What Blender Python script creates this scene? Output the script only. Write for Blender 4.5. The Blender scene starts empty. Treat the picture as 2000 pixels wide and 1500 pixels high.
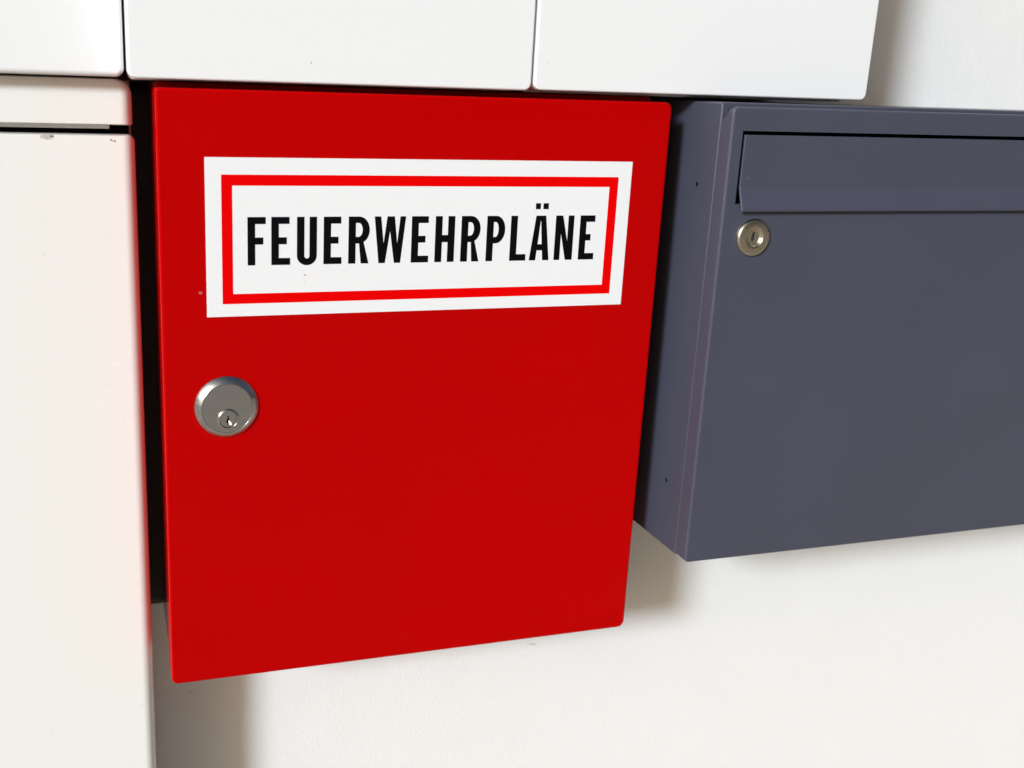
import bpy, bmesh, math, random
from mathutils import Matrix, Vector
random.seed(7)
R = math.radians
scene = bpy.context.scene
col = scene.collection
PI = math.pi

# ------------------------------------------------------------------ camera
cam_d = bpy.data.cameras.new('camera')
cam = bpy.data.objects.new('camera', cam_d)
col.objects.link(cam)
scene.camera = cam
cam_d.sensor_fit = 'HORIZONTAL'
cam_d.sensor_width = 36.0
cam_d.lens = 2033.31 / 2000.0 * 36.0
cam_d.shift_x = (1000.0 - 791.755) / 2000.0
cam_d.shift_y = -(750.0 - 704.012) / 2000.0
cam_d.dof.use_dof = True
cam_d.dof.focus_distance = 0.665
cam_d.dof.aperture_fstop = 9.0
cam_d.clip_start = 0.02
cam_d.clip_end = 1000.0
cam.matrix_world = Matrix((
    (0.9580590106681305, 0.04389697887937026, -0.2831889604537351, -0.03741),
    (-0.2848660693517012, 0.2535161498529988, -0.9244354408479932, -0.62118),
    (0.031213051912858416, 0.9663346299336353, 0.25538819154633835, 0.00541),
    (0, 0, 0, 1)))

# ------------------------------------------------------------------ light
SUN = Vector((-1.16, -1.0, 0.585)).normalized()          # towards the sun
SUN_EL = math.asin(SUN.z)
SUN_ROT = math.atan2(SUN.x, SUN.y) % (2 * PI)
world = bpy.data.worlds.new('World')
scene.world = world
world.use_nodes = True
wn = world.node_tree.nodes
wl = world.node_tree.links
bg = wn['Background']
sky = wn.new('ShaderNodeTexSky')
sky.sky_type = 'NISHITA'
sky.sun_disc = False
sky.sun_elevation = SUN_EL
sky.sun_rotation = SUN_ROT
sky.air_density = 1.0
sky.dust_density = 8.0
sky.ozone_density = 0.0
hs = wn.new('ShaderNodeHueSaturation')
hs.inputs['Saturation'].default_value = 0.85
wl.new(sky.outputs['Color'], hs.inputs['Color'])
wl.new(hs.outputs['Color'], bg.inputs['Color'])
bg.inputs['Strength'].default_value = 0.06
sun_d = bpy.data.lights.new('sun', 'SUN')
sun_d.energy = 3.45
sun_d.angle = R(9.5)
sun_d.color = (0.89, 1.0, 1.11)
sun = bpy.data.objects.new('sun', sun_d)
col.objects.link(sun)
sun.rotation_euler = SUN.to_track_quat('Z', 'Y').to_euler()
scene.view_settings.view_transform = 'Standard'
scene.view_settings.look = 'None'
scene.view_settings.exposure = 0.0
scene.view_settings.gamma = 1.0


# ------------------------------------------------------------------ materials
def mat(name, color, rough=0.5, metal=0.0, spec=0.5, var=0.0, vscale=8.0, bump=0.0, bscale=300.0,
        coat=0.0, coat_rough=0.05, rvar=0.0, stretch=None, bdist=0.0003, ior=None):
    m = bpy.data.materials.new(name)
    m.use_nodes = True
    nt = m.node_tree
    b = nt.nodes['Principled BSDF']
    b.inputs['Base Color'].default_value = (*color, 1)
    b.inputs['Roughness'].default_value = rough
    b.inputs['Metallic'].default_value = metal
    b.inputs['Specular IOR Level'].default_value = spec
    b.inputs['Coat Weight'].default_value = coat
    b.inputs['Coat Roughness'].default_value = coat_rough
    tc = nt.nodes.new('ShaderNodeTexCoord')
    src = tc.outputs['Object']
    if stretch:
        mp = nt.nodes.new('ShaderNodeMapping')
        mp.inputs['Scale'].default_value = stretch
        nt.links.new(src, mp.inputs['Vector'])
        src = mp.outputs['Vector']
    if var > 0 or rvar > 0:
        n = nt.nodes.new('ShaderNodeTexNoise')
        n.inputs['Scale'].default_value = vscale
        n.inputs['Detail'].default_value = 6
        n.inputs['Roughness'].default_value = 0.65
        nt.links.new(src, n.inputs['Vector'])
        if var > 0:
            rp = nt.nodes.new('ShaderNodeMapRange')
            rp.inputs['From Min'].default_value = 0.3
            rp.inputs['From Max'].default_value = 0.7
            rp.inputs['To Min'].default_value = 1 - var
            rp.inputs['To Max'].default_value = 1 + var
            nt.links.new(n.outputs['Fac'], rp.inputs['Value'])
            vm = nt.nodes.new('ShaderNodeVectorMath')
            vm.operation = 'SCALE'
            vm.inputs[0].default_value = color
            nt.links.new(rp.outputs['Result'], vm.inputs['Scale'])
            nt.links.new(vm.outputs['Vector'], b.inputs['Base Color'])
        if rvar > 0:
            rr = nt.nodes.new('ShaderNodeMapRange')
            rr.inputs['From Min'].default_value = 0.3
            rr.inputs['From Max'].default_value = 0.7
            rr.inputs['To Min'].default_value = max(0.02, rough - rvar)
            rr.inputs['To Max'].default_value = rough + rvar
            nt.links.new(n.outputs['Fac'], rr.inputs['Value'])
            nt.links.new(rr.outputs['Result'], b.inputs['Roughness'])
    if bump > 0:
        n2 = nt.nodes.new('ShaderNodeTexNoise')
        n2.inputs['Scale'].default_value = bscale
        n2.inputs['Detail'].default_value = 3
        nt.links.new(src, n2.inputs['Vector'])
        bp = nt.nodes.new('ShaderNodeBump')
        bp.inputs['Strength'].default_value = bump
        bp.inputs['Distance'].default_value = bdist
        nt.links.new(n2.outputs['Fac'], bp.inputs['Height'])
        nt.links.new(bp.outputs['Normal'], b.inputs['Normal'])
    return m


M = {}
M['wall'] = mat('wall_paint', (0.79, 0.787, 0.774), 0.85, spec=0.2, var=0.012, vscale=22, bump=0.5, bscale=420, bdist=0.0006)
M['white'] = mat('white_enamel', (0.80, 0.804, 0.815), 0.30, spec=0.3, bump=0.03, bscale=260)
M['cream'] = mat('cream_enamel', (0.785, 0.788, 0.752), 0.22, spec=0.4, var=0.006, vscale=7, bump=0.05, bscale=200, rvar=0.06)
M['red'] = mat('red_enamel', (0.452, 0.0001, 0.0005), 0.15, spec=0.07, var=0.035, vscale=5, bump=0.04, bscale=260, rvar=0.03)
M['grey'] = mat('grey_powder_coat', (0.0605, 0.064, 0.093), 0.42, spec=0.35, var=0.03, vscale=12, bump=0.12, bscale=900, bdist=0.0002, rvar=0.05)
M['dark'] = mat('dark_interior', (0.012, 0.011, 0.011), 0.8, spec=0.1, var=0.2, vscale=60)
M['sign_white'] = mat('white_film', (0.80, 0.804, 0.818), 0.35, spec=0.3, var=0.006, vscale=20, rvar=0.04)
M['sign_red'] = mat('red_print', (0.745, 0.0002, 0.0006), 0.35, spec=0.05, var=0.01, vscale=20)
M['ink'] = mat('black_print', (0.0025, 0.0025, 0.004), 0.45, spec=0.08, var=0.1, vscale=40)
M['steel'] = mat('brushed_steel', (0.57, 0.59, 0.62), 0.22, metal=1.0, var=0.05, vscale=60, bump=0.10, bscale=500, stretch=(0.25, 1, 6), bdist=0.0001, rvar=0.05)
M['steel_bright'] = mat('polished_steel', (0.62, 0.62, 0.60), 0.14, metal=1.0, var=0.03, vscale=80, rvar=0.03)
M['nickel'] = mat('aged_nickel', (0.60, 0.545, 0.45), 0.28, metal=1.0, var=0.05, vscale=90, bump=0.04, bscale=600, bdist=0.0001, rvar=0.06)
M['plate'] = mat('gap_shade_black', (0.014, 0.011, 0.010), 0.45, spec=0.5, var=0.15, vscale=30)  # near-black that stands in for shade beside the red box
M['black'] = mat('recess_shade_black', (0.003, 0.003, 0.003), 0.9, spec=0.02, var=0.2, vscale=200)  # black in place of shade inside keyways, drilled holes and the drawer gap
M['brass'] = mat('key_ward_brass', (0.35, 0.22, 0.10), 0.4, metal=1.0, var=0.1, vscale=200)
M['pave'] = mat('paving', (0.40, 0.34, 0.265), 0.9, spec=0.2, var=0.25, vscale=1.5, bump=0.4, bscale=40, bdist=0.004)
M['chip'] = mat('bare_chip', (0.10, 0.085, 0.07), 0.8, spec=0.1, var=0.4, vscale=900)
M['chip_pale'] = mat('pale_chip', (0.50, 0.46, 0.40), 0.7, spec=0.2, var=0.25, vscale=500)
M['chip_pink'] = mat('pink_scuff', (0.55, 0.10, 0.11), 0.7, spec=0.2, var=0.2, vscale=900)
M['chip_light'] = mat('light_scuff', (0.22, 0.22, 0.25), 0.6, spec=0.2, var=0.2, vscale=900)


# ------------------------------------------------------------------ helpers
def link(name, bm, m, parent=None, recalc=True):
    if recalc:
        bmesh.ops.recalc_face_normals(bm, faces=bm.faces[:])
    me = bpy.data.meshes.new(name)
    bm.to_mesh(me)
    bm.free()
    me.materials.append(m)
    o = bpy.data.objects.new(name, me)
    col.objects.link(o)
    if parent is not None:
        o.parent = parent
    return o


def thing(name, label, cat, loc, group=None):
    o = bpy.data.objects.new(name, None)
    o.empty_display_size = 0.03
    o.location = loc
    col.objects.link(o)
    o['label'] = label
    o['category'] = cat
    if group:
        o['group'] = group
    return o


class Ctx:
    """world coordinates -> local coordinates of the thing's Empty"""
    def __init__(self, root):
        self.root = root
        self.off = Vector(root.location)

    def put(self, name, bm, m, parent=None, recalc=True):
        bmesh.ops.translate(bm, verts=bm.verts[:], vec=-self.off)
        return link(name, bm, m, parent if parent is not None else self.root, recalc)


def rr_pts(x0, x1, z0, z1, r, n=6, extra=()):
    """rounded rectangle, counter-clockwise seen from -Y; starts lower left.
    extra: z heights where the left edge gets extra vertices"""
    q = [max(v, 1e-5) for v in (r if isinstance(r, tuple) else (r,) * 4)]     # lower left, lower right, upper right, upper left
    pts = []
    for rr, sx, sz, a0 in ((q[0], -1, -1, PI), (q[1], 1, -1, 1.5 * PI), (q[2], 1, 1, 0), (q[3], -1, 1, 0.5 * PI)):
        cx = x0 + rr if sx < 0 else x1 - rr
        cz = z0 + rr if sz < 0 else z1 - rr
        for i in range(n + 1):
            a = a0 + 0.5 * PI * i / n
            pts.append((cx + rr * math.cos(a), cz + rr * math.sin(a)))
    for z in sorted(extra, reverse=True):
        pts.append((x0, z))
    return pts


def ring(bm, pts, y):
    """pts: list of (x,z); y: number or function"""
    return [bm.verts.new((p[0], y(p) if callable(y) else y, p[1])) for p in pts]


def bridge(bm, a, b, smooth=False):
    n = len(a)
    for i in range(n):
        j = (i + 1) % n
        f = bm.faces.new((a[i], a[j], b[j], b[i]))
        f.smooth = smooth


def slab(bm, x0, x1, z0, z1, yf, yb, rc=0.004, rb=0.0015, nb=6, nc=6, cap_front=True, cap_back=True, extra=(), zs=1.0):
    """a panel facing -Y with rounded corners and a rounded front edge"""
    loops = []
    for i in range(nb + 1):
        t = 0.5 * PI * i / nb
        ins = rb * (1 - math.sin(t))
        y = yf + rb * (1 - math.cos(t))
        loops.append(ring(bm, rr_pts(x0 + ins, x1 - ins, z0 + ins * zs, z1 - ins * zs, tuple(max(v - ins * (0.5 + 0.5 * zs), 0.0004) for v in (rc if isinstance(rc, tuple) else (rc,) * 4)), nc, extra), y))
    for a, b in zip(loops[:-1], loops[1:]):
        bridge(bm, a, b, True)
    pts = rr_pts(x0, x1, z0, z1, rc, nc, extra)
    back = ring(bm, pts, yb)
    bridge(bm, loops[-1], back, False)
    # corner columns of the side wall are curved: shade them smooth
    if cap_front:
        bm.faces.new(loops[0])
    if cap_back:
        bm.faces.new(back)
    return loops, back


def loop_edges(bm, vs):
    es = []
    for i in range(len(vs)):
        a, b = vs[i], vs[(i + 1) % len(vs)]
        e = bm.edges.get((a, b)) or bm.edges.new((a, b))
        es.append(e)
    return es


def fill(bm, loops, normal=(0, -1, 0)):
    es = []
    for l in loops:
        es += loop_edges(bm, l)
    bmesh.ops.triangle_fill(bm, use_beauty=True, use_dissolve=False, edges=es, normal=Vector(normal))


def plate(loops2d, yf, yb):
    """flat plate with holes, front at yf, sides back to yb"""
    bm = bmesh.new()
    fr = [ring(bm, l, yf) for l in loops2d]
    fill(bm, fr)
    for l, f in zip(loops2d, fr):
        b = ring(bm, l, yb)
        bridge(bm, f, b)
    return bm


def rect(x0, x1, z0, z1):
    return [(x0, z0), (x1, z0), (x1, z1), (x0, z1)]


def lathe(profile, cx, cz, n=96, cap=True, smooth=True):
    """profile: list of (radius, y); revolved around the Y axis at (cx, cz)"""
    bm = bmesh.new()
    prev = None
    for k, (r, y) in enumerate(profile):
        vs = [bm.verts.new((cx + r * math.cos(2 * PI * i / n), y, cz + r * math.sin(2 * PI * i / n))) for i in range(n)]
        if prev:
            bridge(bm, prev, vs, smooth)
        prev = vs
    if cap:
        bm.faces.new(prev)
    return bm


def box(bm, x0, x1, y0, y1, z0, z1):
    v = [bm.verts.new(p) for p in ((x0, y0, z0), (x1, y0, z0), (x1, y1, z0), (x0, y1, z0),
                                   (x0, y0, z1), (x1, y0, z1), (x1, y1, z1), (x0, y1, z1))]
    for q in ((0, 1, 2, 3), (4, 5, 6, 7), (0, 1, 5, 4), (1, 2, 6, 5), (2, 3, 7, 6), (3, 0, 4, 7)):
        bm.faces.new([v[i] for i in q])


def blot(cx, cz, w, h, y, seed, n=14, jag=0.35, tilt=0.0):
    """irregular little mark: paint chip, scuff or fleck of dirt"""
    rnd = random.Random(seed)
    pts = []
    for i in range(n):
        a = 2 * PI * i / n
        k = 1 + jag * (rnd.random() * 2 - 1)
        u, v = w * 0.5 * k * math.cos(a), h * 0.5 * k * math.sin(a)
        pts.append((cx + u * math.cos(tilt) - v * math.sin(tilt), cz + u * math.sin(tilt) + v * math.cos(tilt)))
    return plate([pts], y - 0.00006, y + 0.0002)


YW = 0.11            # front of the wall
# ------------------------------------------------------------------ setting
bm = bmesh.new()
GZ = -1.35
s = 300
vs = [bm.verts.new(p) for p in ((-s, -s, GZ), (s, -s, GZ), (s, s, GZ), (-s, s, GZ))]
bm.faces.new(vs)
g = link('ground', bm, M['pave'])
g['kind'] = 'structure'

bm = bmesh.new()
box(bm, -4.0, 5.0, YW, YW + 0.30, GZ, 1.9)
w = link('wall', bm, M['wall'])
w['label'] = 'plain off-white rendered wall behind the red box and grey mailbox'
w['category'] = 'wall'


for k, (sx, sz, sw, sh, tl) in enumerate(((0.3085, -0.4534, 0.0075, 0.0012, -0.2), (0.0205, -0.4562, 0.0022, 0.0013, 0.0), (0.4092, -0.4314, 0.0018, 0.0015, 0.5))):
    link('scuff', blot(sx, sz, sw, sh, YW, 80 + k, 18, 0.5, tl), M['chip_pale'], w)


# ------------------------------------------------------------------ upper row of white boxes
UG = 'white boxes in the upper row'


def upper_box(label, x0, x1, z0, yf, rb, rc, body_drop, specks=(), seed=1):
    t = thing('white_wall_box', label, 'wall box', ((x0 + x1) / 2, YW, z0), UG)
    c = Ctx(t)
    z1 = z0 + 0.33
    bm = bmesh.new()
    slab(bm, x0, x1, z0, z1, yf, yf + 0.022, rc, rb, nb=8)
    fp = c.put('front_panel', bm, M['white'])
    bm = bmesh.new()
    slab(bm, x0 + 0.0012, x1 - 0.0012, z0 - body_drop, z1 - 0.001, yf + 0.0235, YW, 0.003, 0.001, nb=3)
    c.put('body', bm, M['white'])
    for k, (sx, sz, sw, sh) in enumerate(specks):
        c.put('dirt_speck', blot(sx, sz, sw, sh, yf, seed * 10 + k), M['chip'], fp)
    return t


upper_box('white metal wall box at the far left of the upper row, above the cream drawer',
          -0.2600, -0.0156, 0.0050, 0.020, 0.0030, 0.0050, 0.0)
upper_box('white metal wall box directly above the red box, middle of the upper row',
          -0.0142, 0.2302, 0.0046, 0.002, 0.0014, 0.0045, 0.0008,
          ((0.09004, 0.01633, 0.0007, 0.0006),), 2)
upper_box('white metal wall box above the grey mailbox, rightmost of the upper row',
          0.2318, 0.4809, 0.0052, 0.001, 0.0012, 0.0045, 0.0016,
          ((0.23956, 0.02197, 0.0006, 0.0005),), 3)

# ------------------------------------------------------------------ cream cabinet, left
YC = 0.0355
t = thing('cream_cabinet', 'glossy cream cabinet with narrow drawer above tall door, left of the red box', 'cabinet', (-0.135, YW, -1.0))
c = Ctx(t)
XE = -0.0100
bm = bmesh.new()
slab(bm, -0.262, XE - 0.0010, -0.0230, 0.0040, YC, YC + 0.024, (0.0012, 0.0012, 0.0095, 0.0095), 0.0068, nb=12, nc=8, zs=0.12)
dr = c.put('drawer_front', bm, M['cream'])
bm = bmesh.new()
slab(bm, -0.262, XE, -1.0, -0.0286, YC, YC + 0.024, 0.0042, 0.0072, nb=12, nc=8, zs=0.14)
dd = c.put('door', bm, M['cream'])
bm = bmesh.new()
slab(bm, -0.261, XE - 0.0006, -0.999, 0.0030, YC + 0.0420, YW - 0.0090, 0.002, 0.0005, nb=2)
c.put('carcass', bm, M['cream'])
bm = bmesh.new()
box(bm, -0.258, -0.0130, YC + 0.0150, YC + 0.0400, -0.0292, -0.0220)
c.put('gap_shade_strip', bm, M['black'])  # added black strip, painted-in shade for the gap under the drawer
bm = bmesh.new()
box(bm, -0.257, -0.0245, YC + 0.0125, YC + 0.0145, -0.0256, -0.0225)
c.put('drawer_rail', bm, M['cream'], dr)
c.put('paint_chip', blot(-0.0600, -0.0303, 0.0072, 0.0034, YC, 41, 22, 0.30), M['chip_pale'], dd)
c.put('paint_chip', blot(-0.0575, -0.0298, 0.0026, 0.0011, YC - 0.00008, 45, 14, 0.5), M['chip'], dd)
c.put('paint_chip', blot(-0.0238, -0.0317, 0.0021, 0.0008, YC, 42, 16, 0.5, -0.3), M['chip'], dd)
c.put('paint_chip', blot(-0.0218, -0.0322, 0.0016, 0.0008, YC, 43, 16, 0.5, -0.3), M['chip'], dd)
for k, (sx, sz, sw) in enumerate(((-0.0185, -0.4146, 0.0011), (-0.0786, -0.4245, 0.0010), (-0.0658, -0.0996, 0.0007), (-0.0219, -0.3218, 0.0007))):
    c.put('dirt_speck', blot(sx, sz, sw, sw * 0.8, YC, 44 + k), M['chip_pale'], dd)

# ------------------------------------------------------------------ red box
W, H = 0.33, 0.38
t = thing('red_document_box', 'red metal box for fire brigade plans with white lettered sign and round lock', 'wall box', (W / 2, YW, -H))
c = Ctx(t)
bm = bmesh.new()
slab(bm, 0, W, -H, 0, 0.0, 0.0250, (0.0042, 0.0052, 0.0048, 0.0018), 0.0018, nb=8, nc=8)
door = c.put('door', bm, M['red'])
bm = bmesh.new()
slab(bm, 0.0015, W - 0.0015, -H + 0.002, 0.0032, 0.0262, YW - 0.0088, 0.003, 0.0010, nb=4)
c.put('body', bm, M['red'])
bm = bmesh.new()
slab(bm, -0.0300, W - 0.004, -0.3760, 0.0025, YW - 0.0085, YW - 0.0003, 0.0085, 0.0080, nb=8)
c.put('gap_shade_plate', bm, M['plate'])  # invented black plate, added to darken the gap beside the red box
c.put('scuff', blot(0.02345, -0.11845, 0.0022, 0.0016, 0.0, 51, 16, 0.5), M['chip_pink'], door)

# sign
sign = c.put('sign', plate([[(0.02694, -0.03836), (0.30413, -0.03836), (0.30413, -0.13354), (0.02694, -0.13354)]], -0.00022, 0.0001), M['sign_white'])
c.put('border', plate([rect(0.03640, 0.29480, -0.12578, -0.04833), rect(0.04278, 0.28871, -0.11966, -0.05473)], -0.00030, -0.0001), M['sign_red'], sign)

ZT, ZB = -0.07327, -0.10238       # cap height of the lettering
LH = ZT - ZB


def arc(cx, cy, rx, ry, a0, a1, n=10):
    return [(cx + rx * math.cos(R(a0 + (a1 - a0) * i / n)), cy + ry * math.sin(R(a0 + (a1 - a0) * i / n))) for i in range(n + 1)]


# glyph outlines: x in units of the cap height, y from 0 (base line) to 1
S = 0.157     # stem
B = 0.145     # bar


def g_E(w, wm):
    y0, y1 = 0.433, 0.578
    return [[(0, 0), (w, 0), (w, B), (S, B), (S, y0), (wm, y0), (wm, y1), (S, y1), (S, 1 - B), (w - 0.015, 1 - B), (w - 0.015, 1), (0, 1)]]


def g_F(w, wm):
    return [[(0, 0), (S, 0), (S, 0.433), (wm, 0.433), (wm, 0.578), (S, 0.578), (S, 1 - B), (w, 1 - B), (w, 1), (0, 1)]]


def g_U(w):
    ro = w / 2
    ri = (w - 2 * S) / 2
    o = [(0, 1)] + [(0, ro * 0.95 - 0.015)] + arc(w / 2, ro * 0.95 - 0.015, ro, ro * 0.95, 180, 360, 18)[1:-1] + [(w, ro * 0.95 - 0.015), (w, 1), (w - S, 1), (w - S, ri + 0.13)]
    o += arc(w / 2, ri + 0.13, ri, ri * 1.05, 0, -180, 14)[1:-1] + [(S, ri + 0.13), (S, 1)]
    return [o]


def bowl(w, top, low, counter=False):
    """right hand side of the bowl of P and R, from (x, low) up to (x, top)"""
    r = (top - low) / 2
    rx = w * 0.50
    return arc(w - rx, top - r, rx, r, -90, 90, 16)


def g_P(w):
    lo = 0.395
    o = [(0, 0), (S, 0), (S, lo)] + bowl(w, 1, lo) + [(0, 1)]
    wi = w - S * 0.98
    h = [(S, 1 - 0.135)] + arc(S + (wi - S) * 0.42, (1 - 0.135 + lo + 0.14) / 2, (wi - S) * 0.58, (1 - 0.135 - lo - 0.14) / 2, 90, -90, 12) + [(S, lo + 0.14)]
    return [o, h]


def g_R(w):
    lo = 0.43
    wb = w
    o = [(0, 0), (S, 0), (S, lo), (S + 0.075, lo), (w - 0.185, 0), (w - 0.015, 0), (w - 0.135, lo + 0.045)]
    bo = [p for p in bowl(wb, 1, lo) if p[0] > w - 0.145 or p[1] > 0.7]
    o += bo + [(0, 1)]
    wi = w - S * 0.98
    h = [(S, 1 - 0.135)] + arc(S + (wi - S) * 0.42, (1 - 0.135 + lo + 0.14) / 2, (wi - S) * 0.58, (1 - 0.135 - lo - 0.14) / 2, 90, -90, 12) + [(S, lo + 0.14)]
    return [o, h]


def g_W(w):
    # left top stroke, two feet, a flat middle apex as high as the capitals
    def k(x): return x * w
    return [[(k(0.150), 0), (k(0.353), 0), (k(0.497), 0.69), (k(0.647), 0), (k(0.845), 0), (k(1.0), 1), (k(0.822), 1),
             (k(0.735), 0.42), (k(0.640), 1), (k(0.405), 1), (k(0.300), 0.42), (k(0.205), 1), (k(0), 1)]][0:1]


def g_H(w):
    return [[(0, 0), (S, 0), (S, 0.435), (w - S, 0.435), (w - S, 0), (w, 0), (w, 1), (w - S, 1), (w - S, 0.59), (S, 0.59), (S, 1), (0, 1)]]


def g_L(w):
    return [[(0, 0), (w, 0), (w, B), (S, B), (S, 1), (0, 1)]]


def g_A(w):
    o = [(0, 0), (0.155, 0), (0.176, 0.225), (w - 0.176, 0.225), (w - 0.155, 0), (w, 0), (w / 2 + 0.117, 1), (w / 2 - 0.117, 1)]
    h = [(0.190, 0.362), (w - 0.190, 0.362), (w / 2 + 0.006, 0.88), (w / 2 - 0.006, 0.88)]
    return [o, h]


def g_N(w):
    return [[(0, 0), (0.142, 0), (0.142, 0.60), (w - 0.168, 0), (w, 0), (w, 1), (w - 0.142, 1), (w - 0.142, 0.42), (0.170, 1), (0, 1)]]


def glyph(loops, x, extra=()):
    bm = bmesh.new()
    for grp in (loops,) + tuple(extra):
        lp = [[(x + px * LH, ZB + py * LH) for px, py in l] for l in grp]
        fr = [ring(bm, l, -0.00030) for l in lp]
        fill(bm, fr)
        for l, f in zip(lp, fr):
            bridge(bm, f, ring(bm, l, -0.0001))
    c.put('letter', bm, M['ink'], sign)


def u(a, b): return (b - a) / LH


glyph(g_F(u(.05165, .06261), u(.05165, .06115)), .05165)
glyph(g_E(u(.06595, .07745), u(.06595, .07541)), .06595)
glyph(g_U(u(.08160, .09390)), .08160)
glyph(g_E(u(.09810, .10945), u(.09810, .10740)), .09810)
glyph(g_R(u(.11370, .12710)), .11370)
glyph(g_W(u(.13011, .15030)), .13011)
glyph(g_E(u(.15418, .16560), u(.15418, .16340)), .15418)
glyph(g_H(u(.16980, .18275)), .16980)
glyph(g_R(u(.18712, .20005)), .18712)
glyph(g_P(u(.20440, .21694)), .20440)
glyph(g_L(u(.22080, .23206)), .22080)
ax, aw = .23458, u(.23458, .24857)
dz0, dz1 = (-0.06912 - ZB) / LH, (-0.06530 - ZB) / LH
d0, d1 = u(.23458, .23735), u(.23458, .24080)
d2, d3 = u(.23458, .24265), u(.23458, .24633)
glyph(g_A(aw), ax, ([[(d0, dz0), (d1, dz0), (d1, dz1), (d0, dz1)]], [[(d2, dz0), (d3, dz0), (d3, dz1), (d2, dz1)]]))
glyph(g_N(u(.25212, .26515)), .25212)
glyph(g_E(u(.26958, .28070), u(.26958, .27770)), .26958)
c.put('dirt_speck', blot(0.08652, -0.10890, 0.0015, 0.0007, -0.00022, 61), M['chip_pink'], sign)
c.put('dirt_speck', blot(0.08640, -0.11330, 0.0010, 0.0004, -0.00022, 62), M['chip_pale'], sign)

# lock of the red box: bevelled rosette, flat face, key cylinder with a slot
LX, LZ = 0.03790, -0.19060
prof = [(0.01992, 0.0005), (0.01992, -0.0003), (0.01988, -0.0006)]
for i in range(9):
    k = i / 8
    prof.append((0.01985 - (0.01985 - 0.01590) * k, -0.0007 - 0.0032 * k - 0.0003 * math.sin(PI * k)))
prof += [(0.01575, -0.0040), (0.01560, -0.0040), (0.01556, -0.0034)]
lock = c.put('lock', lathe(prof, LX, LZ, cap=False), M['steel'])
PX, PZ = 0.03835, -0.1976
bm = bmesh.new()
face = [(LX + 0.01545 * math.cos(2 * PI * i / 72), LZ + 0.01545 * math.sin(2 * PI * i / 72)) for i in range(72)]
hole = [(PX + 0.0066 * math.cos(2 * PI * i / 48), PZ + 0.0066 * math.sin(2 * PI * i / 48)) for i in range(48)]
f0, h0 = ring(bm, face, -0.0040), ring(bm, hole, -0.0040)
fill(bm, [f0, h0])
bridge(bm, f0, ring(bm, face, -0.0022))
bridge(bm, h0, ring(bm, hole, -0.0015))
c.put('lock_face', bm, M['steel'], lock)
c.put('cylinder_collar', lathe([(0.00670, -0.0010), (0.00670, -0.0042), (0.0066, -0.0044), (0.0063, -0.00464), (0.0060, -0.00486), (0.0057, -0.00502), (0.0055, -0.0050), (0.0054, -0.0046), (0.0053, -0.0012)], PX, PZ, 64, cap=False), M['steel_bright'], lock)
slot = [(-0.00055, 0.0022), (-0.00055, -0.0002), (-0.0011, -0.0008), (-0.0011, -0.0020), (-0.0004, -0.0026), (-0.0001, -0.0038),
        (0.0019, -0.0041), (0.0021, -0.0026), (0.0006, -0.0011), (0.0006, -0.0002), (0.0006, 0.0022)]
slot = [(PX + a, PZ + b) for a, b in slot]
plug = [(PX + 0.0052 * math.cos(2 * PI * i / 48), PZ + 0.0052 * math.sin(2 * PI * i / 48)) for i in range(48)]
bm = bmesh.new()
p0, s0 = ring(bm, plug, -0.0038), ring(bm, slot, -0.0038)
fill(bm, [p0, s0])
bridge(bm, p0, ring(bm, plug, -0.0012))
c.put('plug', bm, M['steel'], lock)
bm = bmesh.new()
s0, s1 = ring(bm, slot, -0.0037), ring(bm, slot, -0.0010)
bridge(bm, s0, s1)
bm.faces.new(s1)
c.put('keyway', bm, M['black'], lock)
bm = bmesh.new()
vs = [bm.verts.new(p) for p in ((PX - 0.0005, -0.0030, PZ + 0.0022), (PX + 0.0004, -0.0030, PZ + 0.0022), (PX + 0.0004, -0.0028, PZ + 0.0002), (PX - 0.0005, -0.0028, PZ + 0.0002))]
bm.faces.new(vs)
c.put('key_pin', bm, M['brass'], lock)
bm = bmesh.new()          # chamfered lower cheek of the keyway, tilted to the upper left
q = [(PX + 0.0004, -0.0020, PZ - 0.0012), (PX + 0.0021, -0.0032, PZ - 0.0026), (PX + 0.0019, -0.0037, PZ - 0.0041), (PX + 0.0007, -0.0031, PZ - 0.0038)]
fr = [bm.verts.new(p) for p in q]
bk = [bm.verts.new((p[0], -0.0011, p[2])) for p in q]
bm.faces.new(fr)
bridge(bm, fr, bk)
c.put('keyway_cheek', bm, M['steel_bright'], lock)

# ------------------------------------------------------------------ grey mailbox
GY = -0.037
GX0, GX1 = 0.3514, 0.7714
GB, GT = -0.3130, -0.0010
SEAM = 0.0134
t = thing('grey_mailbox', 'dark grey metal mailbox with letter flap and small round lock, right of red box', 'mailbox', ((GX0 + GX1) / 2, YW, GB))
c = Ctx(t)
# door: front sheet with the letter slot cut in, folded returns; corners of the left return notched
bm = bmesh.new()
NT, NBt = GT - 0.0092, GB + 0.0055
extra = (NT, NT + 0.0035, NBt)
rb, rc, nb, nc = 0.0017, 0.0040, 8, 6
loops = []
for i in range(nb + 1):
    a = 0.5 * PI * i / nb
    ins = rb * (1 - math.sin(a))
    loops.append(ring(bm, rr_pts(GX0 + ins, GX1 - ins, GB + ins, GT - ins, max(rc - ins, 0.0006), nc, extra), GY + rb * (1 - math.cos(a))))
for a, b in zip(loops[:-1], loops[1:]):
    bridge(bm, a, b, True)


def back_y(p):
    full = GY + SEAM - 0.0007
    if p[0] < GX0 + 0.005 and p[1] > NT + 1e-5:
        k = (p[1] - NT) / (GT - NT)
        return full - 0.0100 * min(1.0, 0.25 + 0.8 * k)
    if p[0] < GX0 + 0.005 and p[1] < NBt - 1e-5:
        return full - 0.0022
    return full


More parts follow.
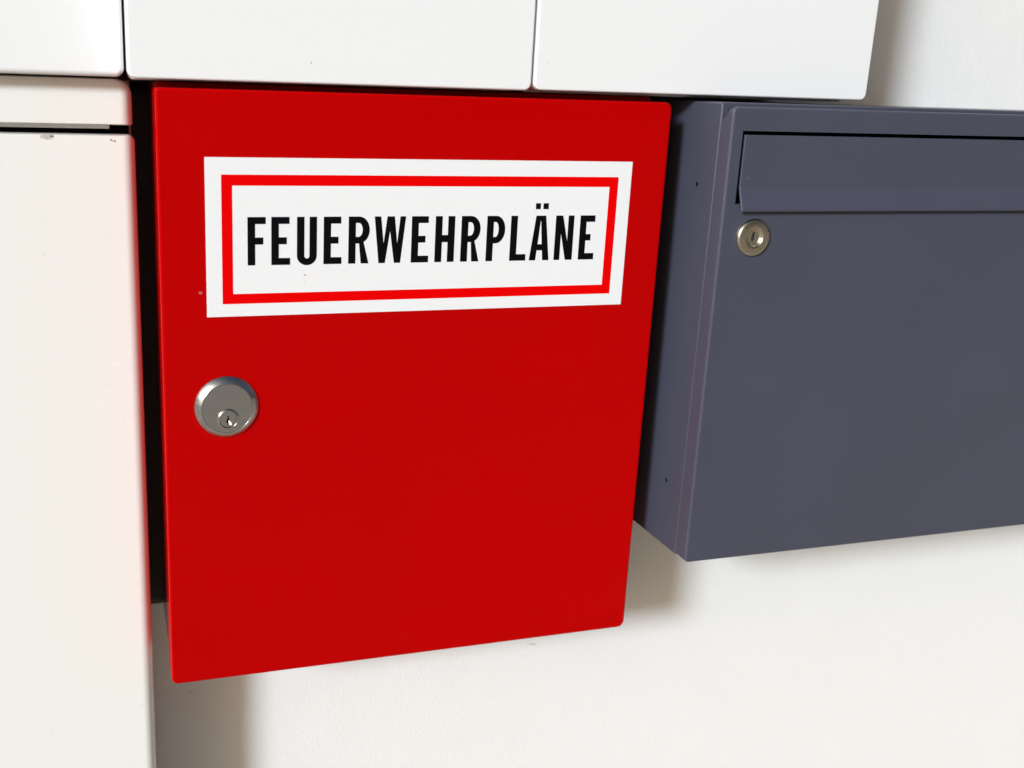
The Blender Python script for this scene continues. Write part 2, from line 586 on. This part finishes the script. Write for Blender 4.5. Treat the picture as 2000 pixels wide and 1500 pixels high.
back = ring(bm, rr_pts(GX0, GX1, GB, GT, rc, nc, extra), back_y)
bridge(bm, loops[-1], back)
SX0, SX1, SZ0, SZ1 = 0.3598, GX1 - 0.0085, -0.0620, -0.0157
sl = [(SX0, SZ0), (SX1, SZ0), (SX1, SZ1), (SX0, SZ1)]
sf = ring(bm, sl, GY)
fill(bm, [loops[0], sf])
bridge(bm, sf, ring(bm, sl, GY + 0.0115))
gdoor = c.put('door', bm, M['grey'])

# body behind the door; its left side carries two small drilled holes
bm = bmesh.new()
BX0, BX1, BT, BB = GX0 + 0.0001, GX1 - 0.0001, GT + 0.0024, GB + 0.0004
loops, back = slab(bm, BX0, BX1, BB, BT, GY + SEAM, YW, 0.0014, 0.0012, nb=5, nc=3, cap_front=False, cap_back=True)
ins = [(v.co.x, v.co.z) for v in loops[0]]
op = [(GX0 + 0.006, GB + 0.006), (GX1 - 0.006, GB + 0.006), (GX1 - 0.006, GT - 0.010), (GX0 + 0.006, GT - 0.010)]
of = ring(bm, op, GY + SEAM)
fill(bm, [loops[0], of])
ob = ring(bm, op, YW - 0.002)
bridge(bm, of, ob)
bm.faces.new(ob)
# left wall: cut out the flat side face and refill it with holes
side = None
for f in bm.faces:
    if len(f.verts) == 4 and all(abs(v.co.x - BX0) < 1e-5 for v in f.verts) and f.calc_area() > 0.02:
        side = f
if side is not None:
    sv = list(side.verts)
    bm.faces.remove(side)
    hl = []
    for hy, hz in ((-0.0033, -0.0524), (-0.0026, -0.2638)):
        a = [bm.verts.new((BX0, hy + 0.0017 * math.cos(2 * PI * i / 16), hz + 0.0017 * math.sin(2 * PI * i / 16))) for i in range(16)]
        b = [bm.verts.new((BX0 + 0.004, v.co.y, v.co.z)) for v in a]
        bridge(bm, a, b)
        hl.append(a)
        bd = bmesh.new()
        vd = [bd.verts.new((v.co.x - 0.0034, v.co.y, v.co.z)) for v in b]
        vb = [bd.verts.new((v.co.x, v.co.y, v.co.z)) for v in b]
        bd.faces.new(vd)
        bridge(bd, vd, vb)
        bd.faces.new(vb)
        c.put('hole_shade_plug', bd, M['black'])  # black plug set in the hole, its shade put in as colour
    fill(bm, [sv] + hl, (-1, 0, 0))
c.put('body', bm, M['grey'])

# flap: flat upper part, lower lip bent outwards and returned
prof = [(-0.0181, 0.0012), (-0.0184, 0.0006), (-0.0190, 0.0004), (-0.0510, 0.0002), (-0.0526, -0.0002), (-0.0645, -0.0046), (-0.0655, -0.0049),
        (-0.0662, -0.0046), (-0.0664, -0.0036), (-0.0660, -0.0030), (-0.0655, -0.0030), (-0.0523, 0.0017), (-0.0508, 0.0020), (-0.0181, 0.0022)]
bm = bmesh.new()
FX0, FX1 = 0.3622, GX1 - 0.0110
a = [bm.verts.new((FX0, GY + y, z)) for z, y in prof]
b = [bm.verts.new((FX1, GY + y, z)) for z, y in prof]
bridge(bm, a, b)
bm.faces.new(a)
bm.faces.new(b)
bmesh.ops.recalc_face_normals(bm, faces=bm.faces[:])
ed = [e for e in bm.edges if abs(e.verts[0].co.x - FX0) < 1e-6 and abs(e.verts[1].co.x - FX0) < 1e-6]
bmesh.ops.bevel(bm, geom=ed, offset=0.0005, segments=3, profile=0.5, affect='EDGES')
flap = c.put('letter_flap', bm, M['grey'])
c.put('scuff', blot(0.36690, -0.0453, 0.0009, 0.0007, GY + 0.00022, 71), M['chip_light'], flap)

# lock of the mailbox: domed ring with a dished key plug
KX, KZ = 0.3756, -0.0834
prof = [(0.01230, 0.0004), (0.01235, -0.0006)]
for i in range(9):
    a = 0.5 * PI * i / 8
    prof.append((0.0098 + 0.0025 * math.cos(a), -0.0008 - 0.0020 * math.sin(a)))
prof += [(0.0085, -0.0029), (0.0072, -0.0030), (0.0062, -0.0029)]
for i in range(1, 9):
    k = i / 8
    prof.append((0.0062 - 0.0022 * k, -0.0029 + 0.0020 * math.sin(0.5 * PI * k) ** 1.3))
klock = c.put('lock', lathe(prof, KX, KZ, 96, cap=False), M['nickel'])
yk = prof[-1][1]
slot = [(KX + a, KZ + b) for a, b in ((-0.0014, -0.0018), (0.0006, -0.0024), (0.0011, 0.0032), (-0.0004, 0.0038))]
slot = [(a - 0.0003, b) for a, b in slot]
plug = [(KX + 0.0044 * math.cos(2 * PI * i / 32), KZ + 0.0044 * math.sin(2 * PI * i / 32)) for i in range(32)]
bm = bmesh.new()
p0, s0 = ring(bm, plug, yk - 0.0001), ring(bm, slot, yk - 0.0001)
fill(bm, [p0, s0])
bridge(bm, p0, ring(bm, plug, yk + 0.001))
c.put('plug', bm, M['nickel'], klock)
bm = bmesh.new()
s0, s1 = ring(bm, slot, yk), ring(bm, slot, yk + 0.0028)
bridge(bm, s0, s1)
bm.faces.new(s1)
c.put('keyway', bm, M['black'], klock)
# shift lock to the door plane
for o in [klock]:
    o.location = Vector((0, GY, 0))
